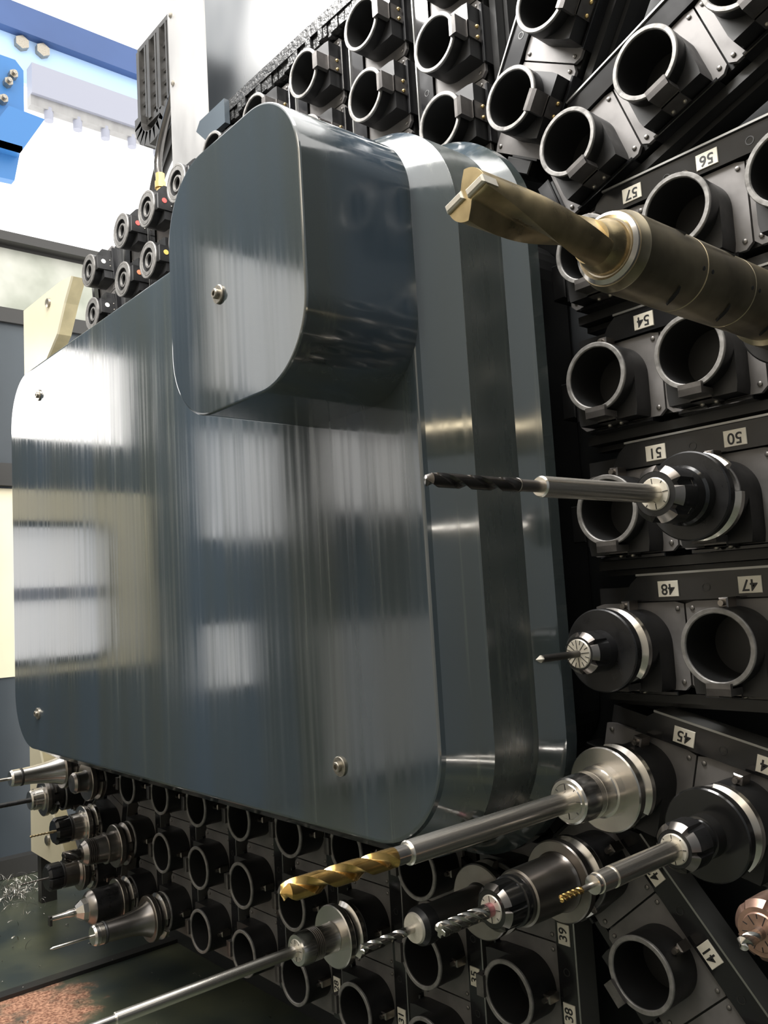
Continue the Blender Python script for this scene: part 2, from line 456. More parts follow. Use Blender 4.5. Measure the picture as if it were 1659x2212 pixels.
# ================================================================== TOOL RACKS
POT_STEP = .0825
def sq(a, x0, x1, y0, y1):        # ray from the centre to a rectangle
    c_, s_ = math.cos(a), math.sin(a); t = 9
    if c_ > 1e-9: t = min(t, x1 / c_)
    if c_ < -1e-9: t = min(t, x0 / c_)
    if s_ > 1e-9: t = min(t, y1 / s_)
    if s_ < -1e-9: t = min(t, y0 / s_)
    return (t * c_, t * s_)
def body_outline(a):
    if math.sin(a) >= 0: return (.0280 * math.cos(a), .0280 * math.sin(a))
    return sq(a, -.0280, .0280, -.0350, 1)
def plate_outline(a): return sq(a, -.0405, .0405, -.0355, .0330)
SEG = 48
pm = MB()
pm.ring(body_outline, .0243, 0, .0200, SEG)
pm.lathe([(.0200, .0282), (.0310, .0282), (.0318, .0276), (.0318, .0243)], SEG, cap0=False, cap1=False)
pm.lathe([(.0318, .0243), (.004, .0232), (-.050, .0190), (-.050, .0030), (-.049, .0001)], SEG, cap0=False, cap1=False)
ME_POT = pm.mesh('tool_pot', 'black_plastic', 30)
ME_POT.materials.append(MATS['bore_black'])
for pg in list(ME_POT.polygons)[-4 * SEG:]: pg.material_index = 1
ME_RIM = MB().lathe([(.0316, .0284), (.0330, .0284), (.0337, .0278), (.0337, .0250), (.0330, .0243), (.0316, .0243)], SEG, cap0=False, cap1=False).mesh('rim', 'rim_grey', 40)
cm = MB()
cm.box(-.0085, .0085, -.0362, -.0348, .003, .0215)
cm.box(-.0085, .0085, -.0362, -.0284, .0200, .0215)
cm.box(-.0092, .0092, -.0335, -.0284, .0200, .0370)
cm.box(-.0092, .0092, -.0335, -.0248, .0338, .0370)
ME_CLIP = cm.mesh('retaining_clip', 'clip_grey', 0)
Mside = Matrix.Rotation(R(90), 4, 'X')            # local z -> -y
ME_SCREW = MB().lathe([(0, .0020), (.0010, .0020), (.0018, .0014), (.0021, .0004)], 12).mesh('screw', 'brass', 40)
ME_SCREWD = MB().lathe([(0, .0020), (.0010, .0020), (.0018, .0014), (.0021, .0004)], 12).mesh('screw', 'bolt_steel', 40)
ME_PIN = MB().bevbox(-.0036, .0036, .0275, .0350, .006, .0190, .001).lathe([(.0185, .0022), (.0225, .0022)], 12, Matrix.Translation((0, .0312, 0))).mesh('locating_pin', 'steel_dull', 30)
ME_PLATE = MB().ring(plate_outline, .0243, -.0035, .0000, SEG).mesh('mounting_plate', 'plate_grey', 0)
ME_PBOLT = MB().lathe([(0, .0019), (.0009, .0019), (.0014, .0012)], 12).mesh('plate_bolt', 'bolt_dull', 40)
ME_FIN = MB().bevbox(-.029, .031, -.0395, -.0362, -.012, .0045, .0006).mesh('side_fin', 'bar_black', 0)
bm_ = MB()
bm_.prism([(-.012, .034), (-.004, .048), (.004, .0545), (.205, .0545), (.205, .034)], -.020, .0030)
ME_BAR = bm_.mesh('label_bar', 'bar_black', 0)
ME_BEDGE = MB().box(.003, .205, .0545, .0562, -.020, .0048).mesh('bar_edge', 'edge_grey', 0)
ME_BHOLE = MB().lathe([(.0030, .0034), (.0033, .0034), (.0033, .0026), (.0030, .0026)], 20, cap0=False, cap1=False).mesh('bar_hole', 'rail_black', 40)
rm = MB()
rm.box(-.040, .205, -.034, .046, -.030, -.006)
rm.box(-.040, .205, -.047, -.0395, -.050, -.008)
ME_RAIL = rm.mesh('back_rail', 'rail_black', 0)
ME_LIP = MB().prism([(-.040, -.052), (.205, -.052), (.205, -.0475), (-.040, -.0475)], -.034, -.020).mesh('rail_lip', 'rail_black', 0)
gm = MB(); gm.bevbox(-.056, -.043, -.022, .010, -.030, .004, .001); gm.box(-.0425, -.0405, -.026, .006, -.030, .002)
ME_GUIDE = gm.mesh('guide_block', 'black_plastic', 0)
ME_NPL = MB().bevbox(-.0088, .0088, -.0062, .0062, 0, .0011, .0003).mesh('number_plate', 'label_white', 0)
# bushed pots at the far end of the upper row
bp_ = MB(); bp_.lathe([(.0, .0242), (.0325, .0242), (.0325, .0190), (.0290, .0185), (.0290, .0125)], SEG, cap0=False, cap1=False)
bp_.lathe([(.0290, .0092), (-.02, .0092), (-.02, .0001)], SEG, cap0=False, cap1=False)
ME_BUSH = bp_.mesh('bushing', 'bore_black', 30)
ME_BUSHR = MB().lathe([(.0288, .0125), (.0318, .0122), (.0318, .0096), (.0288, .0092)], SEG, cap0=False, cap1=False).mesh('bushing_ring', 'rim_grey', 40)
ME_BUSHW = MB().lathe([(.0325, .0243), (.0337, .0240), (.0337, .0186), (.0325, .0184)], SEG, cap0=False, cap1=False).mesh('bushing_face', 'rim_grey', 40)

ME_MBLK = MB().bevbox(-.0125, .0125, -.0365, -.0255, .0, .0318, .0012).mesh('magnet_block', 'black_plastic', 0)

def numerals(text):
    cu = bpy.data.curves.new('numerals', 'FONT'); cu.body = text; cu.size = .0118
    cu.align_x = 'CENTER'; cu.align_y = 'CENTER'; cu.extrude = .0001; cu.offset = .00018
    t = bpy.data.objects.new('tmp', cu); COL.objects.link(t)
    me = bpy.data.meshes.new_from_object(t.evaluated_get(bpy.context.evaluated_depsgraph_get()))
    bpy.data.objects.remove(t); bpy.data.curves.remove(cu)
    me.name = 'numerals'; me.materials.clear(); me.materials.append(MATS['ink'])
    return me

Y0 = .5774; YP = Y0 + .0337          # rim plane, plate plane
ME_RAIL2 = MB().box(-.040, .125, -.034, .046, -.030, -.006).box(-.040, .125, -.047, -.0395, -.050, -.008).mesh('back_rail', 'rail_black', 0)
ME_BAR2 = MB().prism([(-.012, .034), (-.004, .048), (.004, .0545), (.120, .0545), (.120, .034)], -.020, .0030).mesh('label_bar', 'bar_black', 0)
ME_BEDGE2 = MB().box(.003, .120, .0545, .0562, -.020, .0048).mesh('bar_edge', 'edge_grey', 0)
def put(name, me, parent, loc=(0, 0, 0), rot=(0, 0, 0)):
    o = obj(name, me, parent); o.location = loc; o.rotation_euler = rot; return o
def rack(label, x, z, th, nums=(), bush=(), dots=(), brass=False, pots=3, group=None):
    t = empty('tool_rack', (x, YP, z), (R(90), -R(th), 0))
    tag(t, label, 'tool rack', group or 'tool racks around the cover')
    put('back_rail', ME_RAIL if pots > 2 else ME_RAIL2, t); put('label_bar', ME_BAR if pots > 2 else ME_BAR2, t)
    bar = t.children[-1]
    put('bar_edge', ME_BEDGE if pots > 2 else ME_BEDGE2, bar)
    for ox in (.062, .130): put('bar_hole', ME_BHOLE, bar, (ox, .043, 0))
    put('guide_block', ME_GUIDE, t)
    if pots > 2: put('rail_lip', ME_LIP, t)
    for i in range(pots):
        o_ = i * POT_STEP
        pl = put('mounting_plate', ME_PLATE, t, (o_, 0, 0))
        for bx, by in ((-.035, -.029), (.035, -.029), (-.035, .0275), (.035, .0275)):
            put('plate_bolt', ME_PBOLT, pl, (bx, by, 0))
        put('side_fin', ME_FIN, t, (o_, 0, 0))
        p = put('tool_pot', ME_POT, t, (o_, 0, 0))
        put('rim', ME_RIM, p); put('locating_pin', ME_PIN, p)
        put(*(('magnet_block', ME_MBLK, p) if i in bush else ('retaining_clip', ME_CLIP, p)))
        for sx in (-.0055, .0055):
            if i in bush:
                put('screw', ME_SCREWD, p, (sx + .001, -.0364, .0085), (R(90), 0, 0), ).scale = (.6, .6, .6)
                continue
            put('screw', ME_SCREW if brass else ME_SCREWD, p, (sx, -.0362, .0095), (R(90), 0, 0))
        if i in bush:
            put('bushing', ME_BUSH, p); put('bushing_ring', ME_BUSHR, p); put('bushing_face', ME_BUSHW, p)
    for k, mname in dots:
        d = MB().lathe([(0, .0040), (.0008, .0040)], 16).build('magnet_dot', mname, t, 40)
        d.location = (k * POT_STEP + .002, -.0364, .0205); d.rotation_euler = (R(90), 0, 0)
    for (o_, s_) in nums:
        n = put('number_plate', ME_NPL, t, (o_, .0432, .0030), (0, 0, R(180)))
        tx = put('numerals', numerals(s_), n, (0, 0, .00115))
    return t
Zt, Zb, Xr = .4605, -.2660, -.3970
T1, T2, T3 = .0305, .0965, .168
rack('rightmost of the three upright black racks behind the drive housing top', -.550, Zt, 90, brass=True)
rack('middle one of the three upright black racks behind the drive housing top', -.6578, Zt, 90, brass=True)
rack('leftmost of the three upright black racks, next to the slanting brush strip', -.7665, Zt, 90, brass=True)
rack('black rack with one rim peeking out between brush strip and drive housing', -.875, Zt, 90, brass=True)
rack('black rack almost hidden behind the drive housing below the strip end plate', -.983, Zt, 90, brass=True)
rack('black tool rack beside the galvanised post with one bushed pot showing', -1.089, Zt, 90, bush=(1, 2))
rack('black tool rack with bushed pots below the brass hose fittings', -1.188, Zt, 90, bush=(1, 2), dots=((2, 'magnet_red'), (1, 'magnet_yellow')))
rack('black tool rack with bushed pots second from the cream guard plate', -1.282, Zt, 90, bush=(1, 2), dots=((2, 'magnet_red'), (1, 'magnet_orange')))
rack('black tilted tool rack with bushed pots next to the cream guard plate top', -1.397, .441, 98, bush=(1, 2), dots=((2, 'magnet_white'), (1, 'magnet_white')))
rack('black steeply tilted tool rack at the upper right bend of the magazine', -.4613, .4396, 59, brass=True)
rack('black slanting tool rack between the steep rack and number 57 rack', -.4054, .3726, 20.5)
rack('black rack with number plates 57 and 56, just above the big drill', Xr, .2762, 0, ((T1, '57'), (T2, '56')))
rack('black tool rack carrying number plate 54 below the big drill', Xr, .1685, 0, ((T1, '54'),))
rack('black rack with number plates 51 and 50, holding the dark twist drill', Xr, .0602, 0, ((T1, '51'), (T2, '50')))
rack('black rack with number plates 48 and 47, holding the short spot drill', Xr, -.0480, 0, ((T1, '48'), (T2, '47')))
rack('black rack with number plates 45 and 44, holding the large gold drill', -.4045, -.1530, -13.8, ((T1, '45'), (T2, '44')))
rack('black steeply slanting rack with number plates 42 and 41 at lower right', -.4550, -.2312, -50, ((T1, '42'), (T2, '41')))
rack('black upright rack with number plates 39 and 38 at the bottom edge', -.5400, Zb, -90, ((T1, '39'), (T2, '38')))
rack('black upright rack with the single plate 35 under the shrink-fit chuck', -.6510, Zb, -90, ((T2, '35'),))
rack('black upright rack with plate 31 holding the chuck with the long rod', -.7625, Zb, -90, ((T3, '31'),))
rack('black upright rack of empty pots behind the long rod, plate 28', -.8735, Zb, -90, ((T3, '28'),))
rack('dark lower tool rack of empty pots, first left of number 28', -.9850, Zb, -90)
rack('dark lower tool rack of empty pots, second left of number 28', -1.0965, Zb, -90)
rack('dark lower tool rack holding the tapered steel chuck nearest the tray', -1.2070, Zb, -90)
rack('dark lower tool rack holding the ribbed brown milling chuck', -1.3190, Zb, -90)
rack('dark tilted lower tool rack holding three small chucks at the left', -1.4260, -.2690, -106.5)
rack('dark tilted tool rack in front of the cream guard plate bottom', -1.5377, -.2640, -141, pots=2)

# ================================================================== TOOLS
def flute_r(a, R0, n, depth, width=.5):
    u = (a * n / (2 * math.pi)) % 1.0
    if u < width: return R0
    k = (u - width) / (1 - width)
    return R0 * (1 - depth * math.sin(math.pi * k) ** .7)
def fluted(mb, z0, z1, R0, n=2, pitch=.03, depth=.55, width=.55, tip=.6, seg=36, rings=None, ang0=0., tipflat=.0):
    L_ = z1 - z0; rings = rings or max(14, int(abs(L_) / pitch * 22))
    prof = []; zs = [z0 + L_ * i / rings for i in range(rings + 1)]
    tl = R0 * tip
    p = []
    lev = [(z, 1.0) for z in zs] + [(z1 + tl * .5, .5 + tipflat / 2), (z1 + tl, .03 + tipflat)]
    for z, sc in lev:
        tw = ang0 + 2 * math.pi * (z - z0) / pitch
        run = min(1, (z - z0) / (R0 * 2.2) + .0)
        for k in range(seg):
            a = 2 * math.pi * k / seg
            r = flute_r(a, R0, n, depth * run, width) * sc
            p.append((r * math.cos(a + tw), r * math.sin(a + tw), z))
    f = []; m_ = len(lev)
    for i in range(m_ - 1):
        for k in range(seg):
            j = (k + 1) % seg; f.append((i * seg + k, i * seg + j, (i + 1) * seg + j, (i + 1) * seg + k))
    f += [tuple(range(seg))[::-1], tuple(range((m_ - 1) * seg, m_ * seg))]
    return mb.add(p, f)

FR = .03175
def tool(label, x, z, y=Y0, name='tool_holder', cat='tool holder'):
    t = empty(name, (x, y, z), (R(90), 0, 0)); tag(t, label, cat, 'tool holders in the rack pots'); return t
def part(t, name, material, prof, seg=48, rfun=None, ang=28):
    return MB().lathe(prof, seg, None, rfun).build(name, material, t, ang)
def flange(t, m_front, m_ring, key=0., front_z=.0224):
    part(t, 'taper', 'steel_dark', [(-.04, .0165), (.000, .0220), (.0016, .0222)])
    def notch(a, zz, r):
        d = min(abs((a - key + math.pi) % (2 * math.pi) - math.pi), abs((a - key) % (2 * math.pi) - math.pi))
        return r if d > .27 else min(r, .0225)
    part(t, 'key_ring', m_ring, [(.0008, .0240), (.0010, .0312), (.0016, FR), (.0062, FR), (.0092, .0272), (.0092, .020)], 72, notch)
    part(t, 'groove', 'steel_dark', [(.0085, .0268), (.0135, .0268)])
    def notch2(a, zz, r):
        return r
    return part(t, 'flange', m_front, [(.0128, .0268), (.0150, FR - .0004), (.0156, FR), (front_z - .0010, FR), (front_z, FR - .0010), (front_z, .004)], 72)
def nut(t, z0, z1, r, material, notches=6, chamf=.004, face=.72, ang0=.2, mface=None):
    def nf(a, zz, rr):
        if notches == 0: return rr
        u = ((a - ang0) * notches / (2 * math.pi)) % 1.0
        u = min(u, 1 - u)
        return min(rr, r * .80) if u < .085 and zz > z0 + (z1 - z0) * .40 else rr
    o = part(t, 'collet_nut', material, [(z0, r * .9), (z0 + .001, r), (z1 - chamf, r), (z1, r * face + .0005), (z1, r * .30)], 72, nf, 24)
    if mface:
        MB().lathe([(z1 - chamf + .0002, r * 1.002), (z1 + .0002, r * face + .0007)], 72, None, nf, False, False).build('nut_chamfer', mface, o, 24)
    return o
def collet(t, z, r, rin, material='collet_pale', slots=8):
    o = part(t, 'collet', material, [(z - .004, r), (z, r), (z + .0008, r - .0006), (z + .0008, rin * .9)], 40)
    mb = MB()
    for k in range(slots):
        M = Matrix.Rotation(2 * math.pi * k / slots + .1, 4, 'Z')
        mb.box(rin + .0003 if k % 2 == 0 else (r + rin) / 2, r - .0006, -.00022, .00022, z + .0005, z + .0011, M)
    mb.build('collet_slots', 'slot_black', o, 0)
    return o
def threads(t, z0, z1, r, n, material):
    prof = []
    for k in range(n):
        a = z0 + (z1 - z0) * k / n; b = z0 + (z1 - z0) * (k + 1) / n
        prof += [(a, r * .94), (a + (b - a) * .35, r), (b - (b - a) * .25, r)]
    return part(t, 'thread', material, prof)

# --- 52: indexable drill in a bronze stained extension
t = tool('big bronze stained indexable drill with dark long extension body, upper right', -.233, .167)
flange(t, 'black_oxide', 'steel', 0)
part(t, 'body', 'bronze_body', [(.020, .0235), (.05, .0235), (.052, .0205), (.1035, .0205), (.1038, .0201), (.1043, .0201), (.1046, .0205), (.1565, .0205), (.1568, .0200), (.1574, .0200), (.1577, .0205), (.2110, .0205), (.2115, .0202), (.2170, .0186)], 64)
part(t, 'collar', 'steel_turned', [(.2120, .0188), (.2185, .0180), (.2200, .0160), (.2188, .0145)], 64)
for zz in (.070, .122, .174):
    for a in (-66, 54, 174):
        M = Matrix.Rotation(R(a), 4, 'Z') @ Matrix.Translation((.0206, 0, zz)) @ Matrix.Rotation(R(20), 4, 'X')
        MB().prism([(-.0070, -.0003), (-.0025, -.0016), (.0025, -.0016), (.0070, .0003), (.0025, .0014), (-.0025, .0014)], -.0022, .00015, M @ Matrix.Rotation(R(90), 4, 'Y') @ Matrix.Rotation(R(90), 4, 'Z')).build('spanner_slot', 'slot_black', t, 0)
for zz in (.1000, .1085, .1525, .1615):
    for a in (-14, 106, 226):
        M = Matrix.Rotation(R(a), 4, 'Z') @ Matrix.Translation((.0203, 0, zz)) @ Matrix.Rotation(R(90), 4, 'Y')
        MB().lathe([(0, .0012), (.0004, .0012)], 12, M).build('set_screw', 'slot_black', t, 0)
part(t, 'shank', 'bronze_coat', [(.2150, .0140), (.2230, .0135), (.2290, .0112), (.2320, .0105)], 48)
d = MB(); fluted(d, .222, .3190, .0113, 2, .30, .62, .50, tip=.02, seg=56, rings=46, ang0=R(65), tipflat=.97)
d.build('drill_body', 'bronze_coat', t, 38)
for k, (rx, nm) in enumerate(((.0062, 'insert'), (-.0062, 'insert'))):
    M = Matrix.Rotation(R(18), 4, 'Z') @ Matrix.Translation((rx, .0008 if k else -.0008, .3178))
    ins = MB().bevbox(-.0052, .0052, -.0020, .0020, -.006, .0032, .0008, M).build(nm, 'collet_pale', t, 0)
    MB().lathe([(-.0001, .0011), (.0006, .0011)], 12, M @ Matrix.Translation((0, .0016 if k else -.0016, -.002)) @ Matrix.Rotation(R(-90 if k else 90), 4, 'X')).build('insert_screw', 'slot_black', ins, 30)

# --- 50: black holder, long sleeve, dark drill
t = tool('black collet chuck with silver extension sleeve and dark twist drill in pot 50', -.3135, .0598)
flange(t, 'black_oxide', 'steel', R(200))
part(t, 'neck', 'black_gloss', [(.0224, .0215), (.0300, .0212), (.0320, .0195), (.046, .0192), (.047, .0165)], 56)
nut(t, .0415, .0635, .0198, 'black_oxide', 6, .005, .74, .35, 'steel_dull')
collet(t, .0640, .0112, .0063)
part(t, 'sleeve', 'steel_sleeve', [(.060, .0063), (.1838, .0063), (.1850, .0055), (.1850, .0030)], 40)
part(t, 'drill_shank', 'steel_dull', [(.184, .0035), (.2030, .0035), (.2034, .0041), (.2050, .0041), (.2054, .0035)], 30)
d = MB(); fluted(d, .2045, .2735, .0040, 2, .050, .50, .58, tip=.55); d.build('drill_flutes', 'carbide_dark', t, 40)

# --- 48: black holder, short centre drill
t = tool('black collet chuck with short pale tipped spot drill in pot 48', -.3970, -.0487)
flange(t, 'black_oxide', 'steel', R(115))
part(t, 'neck', 'black_oxide', [(.0224, .0158), (.0330, .0152), (.0332, .0150)], 48)
nut(t, .0300, .0495, .0158, 'black_oxide', 6, .0045, .74, .6, 'steel_dull')
collet(t, .0500, .0108, .0028, 'collet_pale', 16)
part(t, 'spot_drill_shank', 'steel_dark', [(.050, .0027), (.0930, .0027)], 24)
part(t, 'spot_drill_tip', 'collet_pale', [(.0928, .0027), (.0945, .0027), (.0992, .0003)], 4, None, 10)

# --- 45: steel holder, long sleeve, gold drill
t = tool('polished steel chuck with long silver sleeve and large gold twist drill', -.4045, -.1535)
flange(t, 'steel_turned', 'steel', R(125))
part(t, 'neck', 'steel', [(.0224, .0196), (.0300, .0194), (.0305, .0178), (.0420, .0174)], 56)
threads(t, .0415, .0490, .0172, 5, 'steel')
part(t, 'collet_nut', 'steel', [(.0485, .0172), (.0590, .0170), (.0600, .0166), (.0655, .0166), (.0668, .0152), (.0668, .005)], 56)
collet(t, .0668, .0128, .0078, 'steel_turned', 8)
part(t, 'sleeve', 'steel_sleeve', [(.0640, .0076), (.2235, .0074), (.2245, .0066), (.2245, .004)], 44)
part(t, 'drill_shank', 'steel', [(.2240, .0056), (.2355, .0056)], 36)
d = MB(); fluted(d, .2350, .3120, .0060, 2, .054, .60, .52, tip=.65, seg=48); d.build('drill_flutes', 'gold_coat', t, 40)

# --- 44: black holder, sleeve, thin gold drill
t = tool('black collet chuck with pale collet, sleeve and thin gold drill in pot 44', -.3235, -.1738)
flange(t, 'black_gloss', 'steel', R(110))
part(t, 'neck', 'black_gloss', [(.0224, .0150), (.0320, .0146), (.0325, .0132), (.0440, .0128)], 48)
nut(t, .0410, .0622, .0164, 'black_oxide', 6, .0050, .72, .9, 'steel_dull')
collet(t, .0630, .0100, .0066)
part(t, 'sleeve', 'steel_sleeve', [(.0610, .0066), (.1330, .0066), (.1332, .0058), (.1352, .0058), (.1355, .0064), (.1475, .0062), (.1480, .0050)], 40)
part(t, 'sleeve_collar', 'steel_turned', [(.1475, .0048), (.1490, .0058), (.1515, .0056), (.1522, .003)], 30)
part(t, 'drill_shank', 'steel_turned', [(.1515, .0018), (.1640, .0018)], 20)
d = MB(); fluted(d, .1630, .1815, .0021, 2, .0085, .5, .55, tip=.5, seg=24); d.build('drill_flutes', 'gold_coat', t, 40)

# --- 42: steel body with end mill
t = tool('steel chuck with wide cylindrical body, black collet nut and silver end mill', -.4560, -.2312)
flange(t, 'steel_dull', 'steel', R(-30))
part(t, 'neck', 'steel_dull', [(.0224, .0225), (.0230, .0232), (.0250, .0220), (.0262, .0216), (.0700, .0210), (.0710, .0195)], 60)
part(t, 'neck_collar', 'black_gloss', [(.0705, .0178), (.0760, .0188), (.0790, .0186), (.0800, .0160)], 56)
nut(t, .0780, .1000, .0172, 'black_gloss', 6, .0045, .76, .15, 'steel_dull')
collet(t, .1002, .0102, .0050)
part(t, 'mill_shank', 'violet_shank', [(.0990, .0050), (.1080, .0050)], 30)
d = MB(); fluted(d, .1070, .1530, .0052, 4, .040, .42, .45, tip=.1, tipflat=.8, seg=48); d.build('end_mill_flutes', 'carbide_silver', t, 40)

# --- 39: brown-grey shrink holder with silver drill
t = tool('grey shrink-fit chuck with tapered nose and small silver drill', -.5440, -.2660)
flange(t, 'steel_dull', 'steel_dull', R(60))
part(t, 'neck', 'steel_dark', [(.0224, .0165), (.0250, .0150), (.0850, .0140)], 56)
part(t, 'nose_collar', 'black_oxide', [(.0840, .0152), (.0900, .0155), (.0945, .0150), (.0990, .0118)], 56)
part(t, 'nose_face', 'collet_pale', [(.0985, .0122), (.1005, .0112), (.1010, .0030)], 44)
part(t, 'drill_shank', 'steel_turned', [(.1000, .0032), (.1105, .0032)], 24)
d = MB(); fluted(d, .1100, .1540, .0036, 2, .026, .55, .55, tip=.5, seg=36); d.build('drill_flutes', 'carbide_silver', t, 40)

# --- 32: steel holder with long rod
t = tool('polished steel chuck with very long plain rod reaching the bottom edge', -.7625, -.3490)
flange(t, 'steel_turned', 'steel', R(-60))
part(t, 'neck', 'steel', [(.0224, .0150), (.0228, .0155), (.0240, .0150), (.0420, .0146)], 56)
threads(t, .0415, .0540, .0160, 6, 'steel_dull')
part(t, 'collet_nut', 'steel', [(.0535, .0165), (.0640, .0165), (.0680, .0150), (.0685, .0040)], 56)
collet(t, .0682, .0110, .0058, 'collet_pale', 8)
part(t, 'rod', 'steel_sleeve', [(.0670, .0056), (.2590, .0056), (.2600, .0050), (.2600, .004)], 36)
part(t, 'rod_tip', 'steel_turned', [(.2590, .0040), (.3100, .0040)], 28)

# --- lower left group
t = tool('tapered steel chuck with thin rod, lowest over the green tray', -1.2085, -.4350)
flange(t, 'steel_dull', 'steel_turned', R(-12))
part(t, 'neck', 'steel_dull', [(.0224, .0250), (.0250, .0235), (.0300, .0205), (.0400, .0175), (.0550, .0152), (.0850, .0138)], 56)
part(t, 'seal_ring', 'rubber', [(.0845, .0145), (.0860, .0150), (.0880, .0145)], 40)
threads(t, .0880, .0960, .0142, 5, 'steel_turned')
part(t, 'collet_nut', 'steel', [(.0955, .0140), (.1000, .0138), (.1030, .0120), (.1032, .003)], 48)
part(t, 'rod_drill', 'carbide_silver', [(.1030, .0019), (.1560, .0019), (.1600, .0002)], 20)

t = tool('brown ribbed milling chuck with small end mill at lower left', -1.3210, -.3530)
flange(t, 'steel_dull', 'steel_dull', R(-5))
part(t, 'neck', 'steel_dull', [(.0224, .0225), (.0340, .0215), (.0345, .0232), (.0370, .0232), (.0375, .0205), (.0520, .0190)], 56)
rb = []
for k in range(5):
    a = .052 + k * .0030; rb += [(a, .0162), (a + .0005, .0190), (a + .0017, .0190), (a + .0022, .0162)]
part(t, 'ribs', 'steel_dull', rb, 48)
part(t, 'nose', 'steel_dull', [(.0665, .0180), (.0700, .0155), (.0730, .0130), (.0735, .005)], 44)
part(t, 'mill_shank', 'carbide_dark', [(.073, .0085), (.080, .0085)], 30)
d = MB(); fluted(d, .0795, .0985, .0088, 4, .06, .40, .5, tip=.08, tipflat=.85, seg=48); d.build('end_mill_flutes', 'carbide_dark', t, 40)

t = tool('black chuck with polished cone nose and hooked boring bar', -1.3180, -.4330)
flange(t, 'steel_dull', 'steel_turned', R(-10))
part(t, 'neck', 'black_oxide', [(.0224, .0255), (.0300, .0250), (.0590, .0245), (.0595, .0235)], 56)
part(t, 'nose_ring', 'steel_dull', [(.0585, .0245), (.0600, .0250), (.0640, .0235), (.0690, .0180), (.0690, .005)], 56)
part(t, 'cone_nose', 'steel', [(.0680, .0165), (.0760, .0150), (.0850, .0085), (.0860, .003)], 8, None, 10)
part(t, 'bar', 'steel_turned', [(.0850, .0060), (.0950, .0055), (.0980, .0042), (.1220, .0036)], 24)
MB().bevbox(-.0035, .0035, -.0095, .0040, .1190, .1235, .0010).build('cutting_head', 'steel_dark', t, 0)

t = tool('small steel chuck with short nose right of the tapered chuck', -1.4270, -.2680)
flange(t, 'steel_dull', 'steel_dull', R(20))
part(t, 'neck', 'steel_dark', [(.0224, .0180), (.0250, .0165), (.0380, .0160)], 48)
part(t, 'collet_nut', 'steel_dull', [(.0375, .0168), (.0410, .0168), (.0450, .0140), (.0452, .003)], 48)

t = tool('black knurled drill chuck with bronze micro drill before the cream plate', -1.4480, -.3420)
flange(t, 'steel_turned', 'steel', R(-12))
part(t, 'neck', 'steel_turned', [(.0224, .0245), (.0240, .0215), (.0400, .0210), (.0405, .0190)], 48)
part(t, 'seal_ring', 'rubber', [(.0400, .0195), (.0440, .0200), (.0455, .0190)], 40)
nut(t, .0450, .0690, .0212, 'black_gloss', 8, .004, .80, .3)
part(t, 'drill_shank', 'bronze_coat', [(.0690, .0024), (.0770, .0016)], 18)
d = MB(); fluted(d, .0765, .1050, .0017, 2, .010, .5, .5, tip=.6, seg=20, rings=40); d.build('drill_flutes', 'bronze_coat', t, 40)

t = tool('black knurled drill chuck with thin grey drill above the tray', -1.4700, -.4180)
flange(t, 'steel_dull', 'steel_turned', R(-12))
part(t, 'neck', 'steel_dull', [(.0224, .0245), (.0260, .0220), (.0470, .0215), (.0475, .0200)], 48)
part(t, 'seal_ring', 'rubber', [(.0470, .0195), (.0500, .0200), (.0515, .0190)], 40)
nut(t, .0510, .0740, .0212, 'black_oxide', 8, .004, .80, .1)
part(t, 'drill_shank', 'steel_dull', [(.0740, .0016), (.0850, .0014)], 18)
d = MB(); fluted(d, .0845, .1130, .0014, 2, .010, .5, .5, tip=.6, seg=20, rings=40); d.build('drill_flutes', 'steel_dull', t, 40)

t = tool('bright steel chuck with flared neck at the far lower left', -1.5377, -.2620)
flange(t, 'steel_dull', 'steel_dull', R(30))
part(t, 'neck', 'steel', [(.0224, .0245), (.0270, .0232), (.0350, .0205), (.0500, .0175), (.0700, .0150), (.0880, .0140)], 56)
part(t, 'seal_ring', 'rubber', [(.0875, .0145), (.0895, .0150), (.0915, .0145)], 40)
part(t, 'collet_nut', 'steel', [(.0915, .0140), (.1040, .0138), (.1075, .0115), (.1078, .003)], 48)
part(t, 'rod_drill', 'steel_turned', [(.1075, .0026), (.1500, .0026)], 20)

t = tool('steel chuck with long black rod in front of the cream plate', -1.6020, -.3160, Y0 - .011)
flange(t, 'steel_dull', 'steel_dark', R(0))
part(t, 'neck', 'steel_turned', [(.0224, .0220), (.0240, .0190), (.0370, .0182)], 48)
part(t, 'collet_nut', 'steel_turned', [(.0365, .0172), (.0420, .0172), (.0445, .0150), (.0446, .003)], 48)
part(t, 'rod', 'black_oxide', [(.0440, .0046), (.0470, .0040), (.1350, .0040)], 24)

t = tool('copper coloured collet chuck with short drill at the right edge', -.2440, -.1925)
flange(t, 'black_oxide', 'steel', R(110))
part(t, 'neck', 'black_oxide', [(.0224, .0190), (.0500, .0170), (.0900, .0160)], 48)
nut(t, .0890, .1120, .0165, 'copper_dull', 6, .004, .76, .2)
collet(t, .1124, .0105, .0042, 'copper_dull', 12)
part(t, 'drill_shank', 'steel_dull', [(.1120, .0035), (.1180, .0035)], 24)
d = MB(); fluted(d, .1175, .1320, .0036, 2, .022, .5, .55, tip=.5, seg=32); d.build('drill_flutes', 'carbide_silver', t, 40)

